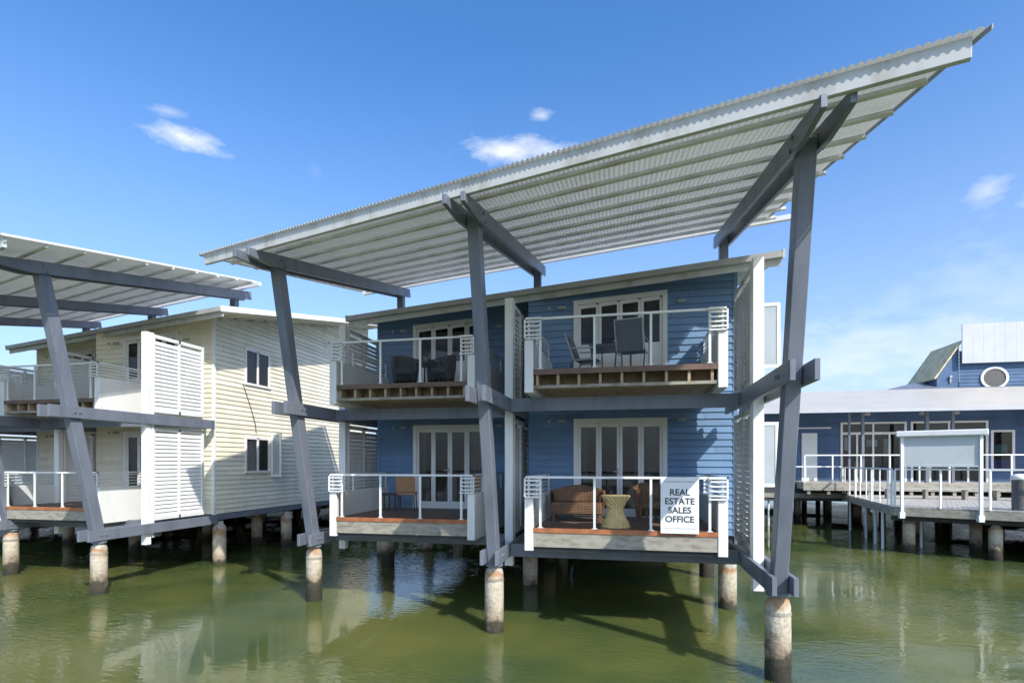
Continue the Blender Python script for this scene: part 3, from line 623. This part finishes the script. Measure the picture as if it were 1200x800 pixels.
# tan chair + small dark table, lower left balcony
t = thing('dining_chair', 'tan leather backed chair by the lower left balcony wall', 'chair', (-5.72, 13.55, 2.0), R(14), None, True)
s = MB(); s.box((-.24, -.22, .43), (.24, .24, .49)); bevel(s.obj('seat', 'bark', t), .02, 2)
s = MB(); s.hexa([(-.24, -.24, .50), (.24, -.24, .50), (.24, -.20, .50), (-.24, -.20, .50)], [(-.25, -.31, .90), (.25, -.31, .90), (.25, -.27, .90), (-.25, -.27, .90)]); bevel(s.obj('backrest', 'bark', t), .015, 2)
for x in (-.2, .2):
    for y in (-.19, .2): l = MB(); l.tube((x, y, .43), (x*1.1, y*1.1, 0), .014, n=8); l.obj('leg', 'dark', t)
table('small dark metal side table left of the tan chair', (-6.2, 13.7, 2.0), .42, .42, .46, 'dark', 'table', 'side_table')
# upper left dining set
tub_chair('dark wicker armchair at left of the group on the upper left balcony', 'darkwicker', (-5.35, 12.55, 5.05), R(35), w=.66)
tub_chair('dark wicker armchair at right of the group on the upper left balcony', 'darkwicker', (-4.42, 12.6, 5.05), R(-25), w=.66)
tub_chair('dark wicker armchair behind the table on the upper left balcony', 'darkwicker', (-4.9, 13.75, 5.05), R(180), w=.66)
table('square dark table among the wicker armchairs on the upper left balcony', (-4.88, 13.12, 5.05), .72, .72, .70, 'dark')
# upper right dining set
table('dark outdoor table on the upper right balcony beside the grey sling chair', (-.42, 12.25, 5.05), .92, .8, .72, 'dark')
sc = sling_chair('grey sling chair with its back turned, right of the dark outdoor table', (.02, 11.35, 5.05), R(168))
dup(sc, (-.95, 12.1, 5.05), R(78), 'grey sling chair seen from the side, left of the dark outdoor table')
# red brown railing planter bits, tan chair behind the centre post
t2 = dup(t, (-3.72, 13.7, 2.0), R(190), 'tan leather backed chair partly hidden behind the centre leaning post')

def text_mesh(parent, txt, size, x, z, y, m='ink', sp=1.0):
    cu = bpy.data.curves.new('lettering', 'FONT'); cu.body = txt; cu.size = size; cu.align_x = 'CENTER'; cu.extrude = .001; cu.space_character = sp; cu.offset = size*.022
    tmp = bpy.data.objects.new('lettering', cu); COL.objects.link(tmp); bpy.context.view_layer.update()
    me = bpy.data.meshes.new_from_object(tmp.evaluated_get(bpy.context.evaluated_depsgraph_get())); bpy.data.objects.remove(tmp)
    me.materials.clear(); me.materials.append(M[m]); o = bpy.data.objects.new('lettering', me); COL.objects.link(o); o.parent = parent
    o.location = (x, y, z); o.rotation_euler = (R(90), 0, 0); return o
sg = thing('office_sign', 'white board reading REAL ESTATE SALES OFFICE on the lower right balcony rail', 'sign', (.85, 10.495, 2.0), 0, None, True)
s = MB(); s.box((-.335, -.012, -.03), (.335, .012, .985)); bevel(s.obj('board', 'signwhite', sg), .003)
for i, wd in enumerate(('REAL', 'ESTATE', 'SALES', 'OFFICE')): text_mesh(sg, wd, .158, 0, .67-.163*i, -.0145, sp=1.0)
s = MB()
random.seed(5)
for z, x0, x1, h in ((.90, -.26, .26, .028), (.055, -.25, .25, .022)):     # the unreadable small print, as broken strokes
    x = x0
    while x < x1: w = random.uniform(.012, .035); s.box((x, -.014, z), (x+w, -.0125, z+h)); x += w+random.uniform(.008, .016)
s.obj('small_print', 'lamp', sg)

# ------------------------------------------------------------------ extra piles under and between the houses
for i, (x, y, r, lab) in enumerate(((-8.6, 18.2, .20, 'pale concrete pile seen in the gap left of the blue house'), (-14.25, 19.0, .2, 'concrete pile under the right side of the cream house'))):
    pm = MB(); pm.lathe((x, y, 0), [(0, -2), (r, -2), (r, 1.25), (r*.8, 1.33), (0, 1.33)], 18); o = pm.obj('concrete_pile', 'pile', None, smooth=True); o['label'] = lab; o['category'] = 'pile'; o['group'] = 'free standing concrete piles'

# ------------------------------------------------------------------ boardwalk at right
BW = thing('boardwalk', 'weathered timber boardwalk on piles at the right, with white railings', 'boardwalk', (12, 24, 0))
zt = 1.70
corner = (9.15, 22.3); fardir = (10.45, 31.0); near2 = (30.0, 12.4)
def poly_deck(mb, pts, z, th):
    n = len(pts); k = len(mb.v); mb.v += [(x, y, z) for x, y in pts]+[(x, y, z-th) for x, y in pts]
    mb.f.append(tuple(range(k, k+n))); mb.f.append(tuple(k+n+i for i in range(n))[::-1])
    for i in range(n): j = (i+1) % n; mb.f.append((k+i, k+n+i, k+n+j, k+j))
e1d = (Vector(near2)-Vector(corner)).normalized()
d = MB(); poly_deck(d, [corner, near2, (34, 20), (34, 33), (fardir[0]-.0, 33), fardir], zt-.045, .1); d.obj('deck_base', 'under', BW)
dk = MB(); nrm = Vector((-e1d.y, e1d.x)); L = (Vector(near2)-Vector(corner)).length
# planks run square to the near edge
i = 0; x = 0.0
while x < L:
    p0 = Vector(corner)+e1d*(x+.005); p1 = Vector(corner)+e1d*(x+.135); dep = 9.0
    pts = [p0, p1, p1+nrm*dep, p0+nrm*dep]
    zz = zt+random.uniform(-.003, .003)
    k = len(dk.v); dk.v += [(p.x, p.y, zz) for p in pts]+[(p.x, p.y, zz-.04) for p in pts]
    dk.f += [(k, k+1, k+2, k+3), (k, k+4, k+5, k+1), (k+1, k+5, k+6, k+2), (k+3, k+7, k+4, k)]
    x += .14
dk.obj('decking', 'weathered', BW)
dk2 = MB(); poly_deck(dk2, [(corner[0]+.02, corner[1]+.1), (16, 22), (16, 33), (fardir[0]+.02, 33), (fardir[0]+.02, fardir[1])], zt-.006, .036); dk2.obj('decking', 'weathered', BW)
dk3 = MB(); poly_deck(dk3, [(-4, 31), (fardir[0]+.2, 31), (fardir[0]+.2, 34.0), (-4, 34.0)], zt+.0, .1); dk3.obj('walkway', 'weathered', BW)
f = MB(); c3 = (corner[0], corner[1], 0); n3 = (near2[0], near2[1], 0)
f.beam((corner[0], corner[1]-.03, zt-.19), (near2[0], near2[1]-.03, zt-.19), .05, .27); f.obj('edge_fascia', 'greywood', BW); f = MB(); f.beam((corner[0]-.03, corner[1], zt-.19), (fardir[0]-.03, fardir[1], zt-.19), .05, .27)
f.obj('edge_fascia', 'greywood', BW); f = MB(); f.beam((-4, 30.97, zt-.12), (fardir[0], 30.97, zt-.12), .05, .24); f.obj('edge_fascia', 'greywood', BW)
f = MB(); f.beam((corner[0]+.1, corner[1]+.4, zt-.42), (near2[0], near2[1]+.4, zt-.42), .12, .2); f.obj('bearer', 'under', BW)
def rail(p0, p1, z, h, n, parent, m='white', balusters=0):
    p0 = Vector(p0); p1 = Vector(p1); r = MB(); r.beam((*p0, z+h), (*p1, z+h), .06, .06)
    ro = r.obj('railing', m, parent)
    for i in range(n+1):
        p = p0.lerp(p1, i/n); q = MB(); q.box((p.x-.03, p.y-.03, z-.02), (p.x+.03, p.y+.03, z+h-.03)); q.obj('rail_post', m, ro)
    if balusters:
        for i in range(balusters):
            q = MB(); p = p0.lerp(p1, (i+.5)/balusters); q.box((p.x-.02, p.y-.02, z+.02), (p.x+.02, p.y+.02, z+h-.03)); q.obj('baluster', m, ro)
    return ro
P = lambda s: tuple(Vector(corner)+e1d*s)
rail(P(.05), P(13.0), zt, 1.33, 10, BW)
rail((9.15, 22.4), (10.45, 31.0), zt, 1.33, 3, BW, balusters=8)
rail((10.4, 31.05), (2.0, 31.05), zt, 1.36, 5, BW)
w = MB()
for i in range(1, 4): w.tube((9.2, 22.4, zt+.3*i), (10.45, 31, zt+.3*i), .008, n=5)
# piles of the boardwalk
for (x, y) in ((9.85, 22.75), (11.9, 21.55), (10.1, 27.0), (12.4, 23.6), (13.9, 20.4), (14.6, 23.5), (17.5, 18.8), (17.2, 23), (12.6, 28.2), (15.5, 28), (19, 27)):
    pm = MB(); r = .19 if y < 24 else .17; pm.lathe((x, y, 0), [(0, -2), (r, -2), (r, 1.02), (r*.8, 1.1), (r*.5, 1.14), (r*.5, 1.30), (0, 1.30)], 16); pm.obj('pile', 'pile', BW, smooth=True)
for i, (x, y) in enumerate(((9.33, 23.6), (9.62, 25.0), (9.95, 26.8), (10.3, 29.6), (10.9, 24.2), (12.9, 24.6), (7.0, 31.2), (3.5, 31.2))):
    pm = MB(); pm.tube((x, y, -1), (x, y, 1.42), .05, n=10); pm.obj('steel_stay', 'white', BW)

# shade screen standing on the near edge
SSx = P(.25); SSy = P(2.95)
SH = thing('shade_blind', 'large pale grey roll down shade blind in a white frame on the boardwalk edge', 'blind', (SSx[0], SSx[1], 1.7))
s = MB()
e = lambda s_, dy=0: (Vector(corner)+e1d*s_+Vector((0, dy)))
p0, p1 = e(.05, -.1), e(2.55, -.1)
s.beam((p0.x, p0.y, 4.27), (p1.x, p1.y, 4.27), .32, .20); bevel(s.obj('blind_box', 'white', SH), .03, 2)
p0, p1 = e(.22, -.1), e(2.36, -.1)
for p in (p0, p1):
    q = MB(); q.box((p.x-.045, p.y-.045, 1.33), (p.x+.045, p.y+.045, 4.17)); q.box((p.x-.08, p.y-.06, 1.30), (p.x+.08, p.y+.1, 1.52)); q.obj('post', 'white', SH)
q = MB(); q.beam((p0.x, p0.y, 3.66), (p1.x, p1.y, 3.66), .015, 1.02); q.beam((p0.x+.05, p0.y, 3.14), (p1.x-.05, p1.y, 3.14), .05, .05); q.obj('fabric', mat('blind_fabric', (.58, .61, .62), .6, .04, 2), SH)

# bin and cafe bits at the right edge
b = thing('litter_bin', 'dark grey litter bin with a white lid by the boardwalk railing', 'bin', (12.45, 21.3, zt), 0, None, True)
s = MB(); s.lathe((0, 0, 0), [(0, 0), (.20, 0), (.215, .05), (.215, 1.0), (0, 1.0)], 20); s.obj('body', mat('bin_slats', (.12, .12, .12), .6, .3, 20), b)
s = MB(); s.lathe((0, 0, 0), [(.23, 1.0), (.245, 1.03), (.24, 1.12), (.12, 1.19), (0, 1.2)], 20); s.obj('lid', 'white', b, smooth=True)
b = thing('menu_stand', 'white framed notice stand right of the litter bin', 'stand', (13.0, 21.4, zt), R(-20), None, True)
s = MB(); s.box((-.28, -.03, .02), (-.2, .03, 1.15)); s.box((.2, -.03, .02), (.28, .03, 1.15)); s.box((-.2, -.028, 1.06), (.2, .028, 1.15)); s.box((-.2, -.028, .04), (.2, .028, .16)); s.obj('frame', 'white', b)
s = MB(); s.box((-.19, -.01, .17), (.19, .01, 1.05)); s.obj('panel', 'tin', b)
def bench(x, y, rz, lab):
    t = thing('long_bench', lab, 'bench', (x, y, zt), rz, 'benches on the boardwalk', True)
    s = MB()
    for i in range(4): s.box((-1.6, -.22+i*.11, .42), (1.6, -.12+i*.11, .46))
    s.obj('seat', 'weathered', t)
    for xx in (-1.4, 0, 1.4): l = MB(); l.box((xx-.05, -.2, 0), (xx+.05, .2, .42)); l.obj('leg', 'greywood', t)
    return t
bn = bench(12.4, 27.2, R(-8), 'long timber bench on the boardwalk behind the shade blind')
dup(bn, (16.2, 26.6, zt), R(-8), 'long timber bench on the boardwalk at the right behind the bin')
# bicycle leaning on the far railing
bk = thing('bicycle', 'bicycle leaning on the far walkway railing just right of the leaning post', 'bicycle', (7.25, 31.45, zt), R(10), None, True)
for x in (-.5, .5):
    wb = MB(); n = 20
    for i in range(n):
        a_, b_ = 2*math.pi*i/n, 2*math.pi*(i+1)/n; wb.tube((x+.33*math.cos(a_), 0, .34+.33*math.sin(a_)), (x+.33*math.cos(b_), 0, .34+.33*math.sin(b_)), .022, n=6)
    wo_ = wb.obj('wheel', 'dark', bk); sp = MB()
    for i in range(10): a_ = 2*math.pi*i/10; sp.tube((x, 0, .34), (x+.32*math.cos(a_), 0, .34+.32*math.sin(a_)), .004, n=4)
    sp.obj('spokes', 'lamp', wo_)
fb_ = MB()
for p, q in (((-.5, 0, .34), (-.1, 0, .32)), ((-.1, 0, .32), (-.22, 0, .80)), ((-.5, 0, .34), (-.2, 0, .72)), ((-.2, 0, .74), (.33, 0, .78)), ((-.1, 0, .32), (.34, 0, .72)), ((.5, 0, .34), (.32, 0, .92))): fb_.tube(p, q, .018, n=8)
fb_.obj('frame', 'white', bk)
s = MB(); s.tube((.3, -.25, .96), (.3, .25, .96), .014, n=8); s.obj('handlebar', 'dark', bk)
s = MB(); s.box((-.34, -.06, .80), (-.12, .06, .85)); bevel(s.obj('saddle', 'dark', bk), .02, 2)

# ------------------------------------------------------------------ pavilion (blue building at right)
PV = thing('pavilion', 'long blue waterfront building with a white metal roof and a round window', 'building', (14, 34, 0))
yw = 32.0
pf = MB(); pf.box((8.3, 29.9, 1.96), (34, 31.96, 2.3)); pf.obj('terrace', 'weathered', PV)
tf = MB(); tf.box((8.3, 29.86, 1.90), (34, 29.895, 2.28)); tf.obj('terrace_edge', 'greywood', PV)
x = 8.5
while x < 34: sk = MB(); sk.box((x, 29.93, 1.705), (x+.14, 30.05, 1.955)); sk.obj('terrace_foot', 'greywood', PV); x += .9
sk = MB(); sk.box((8.4, 31.2, 1.3), (34, 31.3, 1.95)); sk.obj('terrace_shade_sheet', 'under', PV)  # dark sheet standing in for the shade in the slot below the terrace
rail((8.4, 30.0), (26, 30.0), 2.3, 1.33, 14, PV)
wl = MB()
holes = [(10.7, 13.7, 2.35, lambda s: 5.33), (13.95, 17.3, 2.35, lambda s: 5.33), (17.5, 18.42, 2.9, lambda s: 4.85), (19.6, 22.6, 2.35, lambda s: 5.33)]
boards(wl, lambda s, o, z: (s, yw-o, z), 6.6, 34, 2.2, 6.5, lambda s: 6.3, holes, pitch=.2)
wl.obj('front_wall', 'navy', PV)
sw = MB(); boards(sw, lambda s, o, z: (6.6-o, s, z), yw, 44, 1.6, 7, lambda s: 6.2, pitch=.2); sw.obj('side_wall', 'navy', PV)
bs = MB(); bs.box((6.6, yw+3.9, 2.2), (34, 44, 6.0)); bs.obj('rear_wall', 'navy', PV)
sb = MB(); sb.box((6.6, 31.0, 1.3), (36, 62, 2.19)); sb.obj('floor_slab', 'under', PV)  # floor, lengthened past the rear wall to darken the water below
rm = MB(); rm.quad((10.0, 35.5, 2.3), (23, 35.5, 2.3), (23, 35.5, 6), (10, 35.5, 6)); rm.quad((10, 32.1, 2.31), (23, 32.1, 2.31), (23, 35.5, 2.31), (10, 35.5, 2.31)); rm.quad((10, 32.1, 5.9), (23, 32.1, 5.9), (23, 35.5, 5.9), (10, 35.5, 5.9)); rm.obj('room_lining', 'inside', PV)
# shopfronts: transoms above, doors and fixed glass below
def shopfront(x0, x1, n):
    f = MB(); f.box((x0-.03, yw-.06, 2.3), (x0+.07, yw+.04, 5.36)); f.box((x1-.07, yw-.06, 2.3), (x1+.03, yw+.04, 5.36)); f.box((x0+.07, yw-.06, 5.27), (x1-.07, yw+.04, 5.36)); f.box((x0+.07, yw-.06, 4.72), (x1-.07, yw+.04, 4.84))
    for i in range(1, n):
        x = x0+(x1-x0)*i/n; f.box((x-.04, yw-.055, 2.3), (x+.04, yw+.035, 4.72))
    x = (x0+x1)/2; f.box((x-.04, yw-.055, 4.84), (x+.04, yw+.035, 5.27))
    fo = f.obj('shopfront', 'frame', PV); g = MB(); g.quad((x0+.07, yw, 2.32), (x1-.07, yw, 2.32), (x1-.07, yw, 5.27), (x0+.07, yw, 5.27)); g.obj('glass_pane', 'glass', fo)
    return fo
s1 = shopfront(10.7, 13.7, 4); shopfront(13.95, 17.3, 4); shopfront(19.6, 22.6, 3)
fr_ = MB(); fr_.box((17.45, yw-.05, 2.85), (17.56, yw+.04, 4.88)); fr_.box((18.36, yw-.05, 2.85), (18.47, yw+.04, 4.88)); fr_.box((17.56, yw-.05, 4.78), (18.36, yw+.04, 4.88)); fr_.box((17.56, yw-.05, 2.85), (18.36, yw+.04, 2.93))
wf = fr_.obj('window_frame', 'frame', PV); g = MB(); g.quad((17.56, yw, 2.93), (18.36, yw, 2.93), (18.36, yw, 4.78), (17.56, yw, 4.78)); g.obj('glass_pane', 'glass', wf)
g = MB(); g.box((17.68, yw+.03, 3.75), (18.2, yw+.04, 4.15)); g.obj('window_poster', 'teal', wf)
g = MB(); g.box((17.6, yw+.03, 2.97), (18.3, yw+.04, 3.4)); g.obj('window_poster', 'bluecloth', wf)
for x, z, w_, h_, m_ in ((10.95, 3.9, .25, .7, 'skin'), (12.0, 4.1, .5, .35, 'skin'), (12.8, 3.6, .35, .9, 'skin'), (12.3, 3.0, .6, .6, 'dark'), (14.7, 3.0, .5, .6, 'bark'), (11.4, 2.7, .5, .6, 'bark')):
    g = MB(); g.box((x, yw+.25, z), (x+w_, yw+.28, z+h_)); g.obj('display_board', m_, s1)
dd = MB(); dd.box((8.8, yw-.06, 2.3), (9.55, yw-.02, 4.82)); dd.box((8.95, yw-.075, 4.15), (9.12, yw-.061, 4.3)); dd.box((9.38, yw-.09, 3.3), (9.44, yw-.061, 3.45)); dd.obj('door', 'frame', PV)
ca = MB(); ca.box((7.2, yw-.12, 5.05), (10.2, yw-.03, 5.12)); ca.obj('wall_rail', 'frame', PV)
for x, w_ in ((10.45, .09), (11.05, .12), (13.82, .14), (14.9, .12), (18.75, .22), (24, .2)):
    c_ = MB(); c_.box((x-w_/2, 30.1, 2.3), (x+w_/2, 30.1+w_, 5.72)); c_.obj('column', 'steel' if w_ < .2 else 'frame', PV)
for x in (11.4, 13.85, 15.25):
    c_ = MB(); c_.box((x-.12, 30.5, 5.60), (x+.12, 30.7, 5.72)); c_.obj('downlight', 'lamp', PV)
# roofs: long low skillion
rt = MB(); X0, X1, Y0, Y1 = 5.2, 36, 29.3, 38.0
z_ = lambda y: 5.78+(y-Y0)*.267
def slab(mb, x0, x1, y0, y1, zf, th):
    mb.hexa([(x0, y0, zf(y0)-th), (x1, y0, zf(y0)-th), (x1, y1, zf(y1)-th), (x0, y1, zf(y1)-th)], [(x0, y0, zf(y0)), (x1, y0, zf(y0)), (x1, y1, zf(y1)), (x0, y1, zf(y1))])
slab(rt, X0, X1, Y0, 35.3, z_, .05)
rr = rt.obj('roof', 'pavroof', PV); rb = MB(); x = X0


g = MB(); g.box((X0, Y0-.1, 5.66), (X1, Y0-.001, 5.80)); g.obj('gutter', 'tin', rr)
s = MB(); s.hexa([(X0+.02, Y0+.02, 5.68), (X1, Y0+.02, 5.68), (X1, yw-.03, 5.95), (X0+.02, yw-.03, 5.95)], [(X0+.02, Y0+.02, 5.70), (X1, Y0+.02, 5.70), (X1, yw-.03, 5.97), (X0+.02, yw-.03, 5.97)]); s.obj('eave_lining', 'frame', rr)
r2 = MB(); r2.hexa([(14.2, 35.3, 7.30), (36, 35.3, 7.30), (36, 40, 7.30), (15.2, 37.6, 7.30)], [(14.2, 35.32, 7.42), (36, 35.32, 7.42), (36, 40, 8.10), (16.6, 37.5, 8.05)]); r2.obj('rear_roof', 'steel', rr)
# clerestory tower
tw = MB(); y_ = 36.2
boards(tw, lambda s, o, z: (s, y_-o, z), 18.2, 30, 7.2, 9.9, lambda s: 9.6, pitch=.2)
boards(tw, lambda s, o, z: (18.2-o, s, z), y_, 37.6, 7.2, 9.9, lambda s: 9.6, pitch=.2)
two = tw.obj('tower', 'navy', PV)
p_ = MB(); p_.box((18.2, y_-.32, 8.85), (30, y_-.25, 11.05)); 
x = 18.2
while x < 30: p_.box((x, y_-.324, 8.86), (x+.5, y_-.3205, 11.04)); x += .52
p_.obj('metal_cladding', 'tin', two)
rw = MB(); n = 28; cxw, cz_ = 19.9, 8.02
for i in range(n):
    a_, b_ = 2*math.pi*i/n, 2*math.pi*(i+1)/n
    for r0, r1 in ((.56, .68),):
        pts = [(cxw+r*math.cos(t_), y_-.10, cz_+r*math.sin(t_)*.92) for r, t_ in ((r0, a_), (r1, a_), (r1, b_), (r0, b_))]
        rw.hexa(pts, [(p[0], y_-.0, p[2]) for p in pts])
rwo = rw.obj('round_window', 'frame', PV)
g = MB(); g.quad(*[(cxw+.57*math.cos(2*math.pi*i/n), y_-.045, cz_+.57*math.sin(2*math.pi*i/n)*.92) for i in range(n)]); g.obj('glass_pane', mat('round_glass', (.13, .12, .11), .15, .1, 8), rwo)
# steep wing with its raking roof at the left of the tower
wg = MB(); wg.quad((17.1, y_+.02, 7.2), (18.2, y_+.02, 7.2), (18.19, y_+.02, 9.9), (17.1, y_+.02, 8.2)); wg.quad((17.1, y_+.02, 7.2), (17.1, y_+3.0, 7.2), (17.1, y_+3.0, 8.2), (17.1, y_+.02, 8.2)); wg.quad((18.18, y_+.1, 8.9), (18.18, y_+3.0, 8.9), (18.18, y_+3.0, 9.9), (18.18, y_+.1, 9.9)); wgo = wg.obj('wing_wall', 'navy', PV)
wr = MB(); wr.hexa([(15.95, y_-1.0, 7.98), (17.05, y_-1.0, 7.98-.05), (17.05, y_+3, 8.1), (15.95, y_+3, 8.05)], [(15.95, y_-1.0, 8.06), (17.05, y_-1.0, 8.0), (17.05, y_+3, 8.15), (15.95, y_+3, 8.12)])
wr = MB(); pts = [(15.95, 8.05), (17.3, 9.95), (18.28, 10.15), (18.28, 10.05)]
wr.hexa([(16.95, y_-.15, 8.02), (18.3, y_-.15, 10.12), (18.3, y_+3.2, 10.12), (16.95, y_+3.2, 8.02)], [(16.9, y_-.15, 8.09), (18.28, y_-.15, 10.2), (18.28, y_+3.2, 10.2), (16.9, y_+3.2, 8.09)]); wr.obj('wing_roof', 'mossy', wgo)
lt = MB(); lt.tube((17.75, y_-.02, 8.15), (17.75, y_-.12, 8.15), .07, n=10); lt.box((17.72, y_-.06, 7.8), (17.78, y_-.0, 8.1)); lt.obj('wall_light', 'lamp', wgo)

# pale annexe seen between the screen and the leaning post
an = thing('annexe', 'pale blue rendered building end behind the right leaning post', 'building', (2.5, 37, 0))
s = MB(); s.box((-3.2, 34.2, 1.5), (6.5, 40, 5.2)); s.obj('wall', 'paleblue', an)
s = MB(); slab(s, -3.6, 6.55, 33.8, 40, lambda y: 5.3+(y-33.8)*.2, .08); s.obj('roof', 'pavroof', an)
for x in (-2.5, .5, 3.5, 6.0):
    for y in (34.8, 39):
        s = MB(); s.tube((x, y, -1.5), (x, y, 1.5), .17, n=12); s.obj('pile', 'pile', an)
rj = thing('shade_deck', 'added broad deck on piles that keeps the water dark behind both stilt houses', 'jetty', (-18, 46, 0))  # added deck, blocks the sky so the water under the houses stays dark
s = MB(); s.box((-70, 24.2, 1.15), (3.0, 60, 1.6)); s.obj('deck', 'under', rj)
s = MB(); s.box((-70, 17.2, 1.15), (-22.4, 24.19, 1.6)); s.obj('deck', 'under', rj)  # added extension, hides the sky reflection at the left
s = MB(); s.box((3.005, 24.2, 1.2), (3.05, 60, 1.64)); s.obj('edge_board', 'greywood', rj)
for i in range(15):
    for y in (28, 34, 41, 50):
        s = MB(); s.tube((-67+i*4.9, y, -1.5), (-66+i*4.9, y, 1.15), .2, n=10); s.obj('pile', 'pile', rj)
for x in (9, 12, 15, 18, 21, 24, 28):
    for y in (33.5, 38, 43, 50, 58):
        s = MB(); s.tube((x, y, -1.5), (x, y, 1.62), .18, n=12); s.obj('pile', 'pile', PV)

for o in bpy.data.objects:
    if '_o' in o: del o['_o']
SC.render.engine = 'CYCLES'
SC.cycles.max_bounces = 7; SC.cycles.transparent_max_bounces = 12
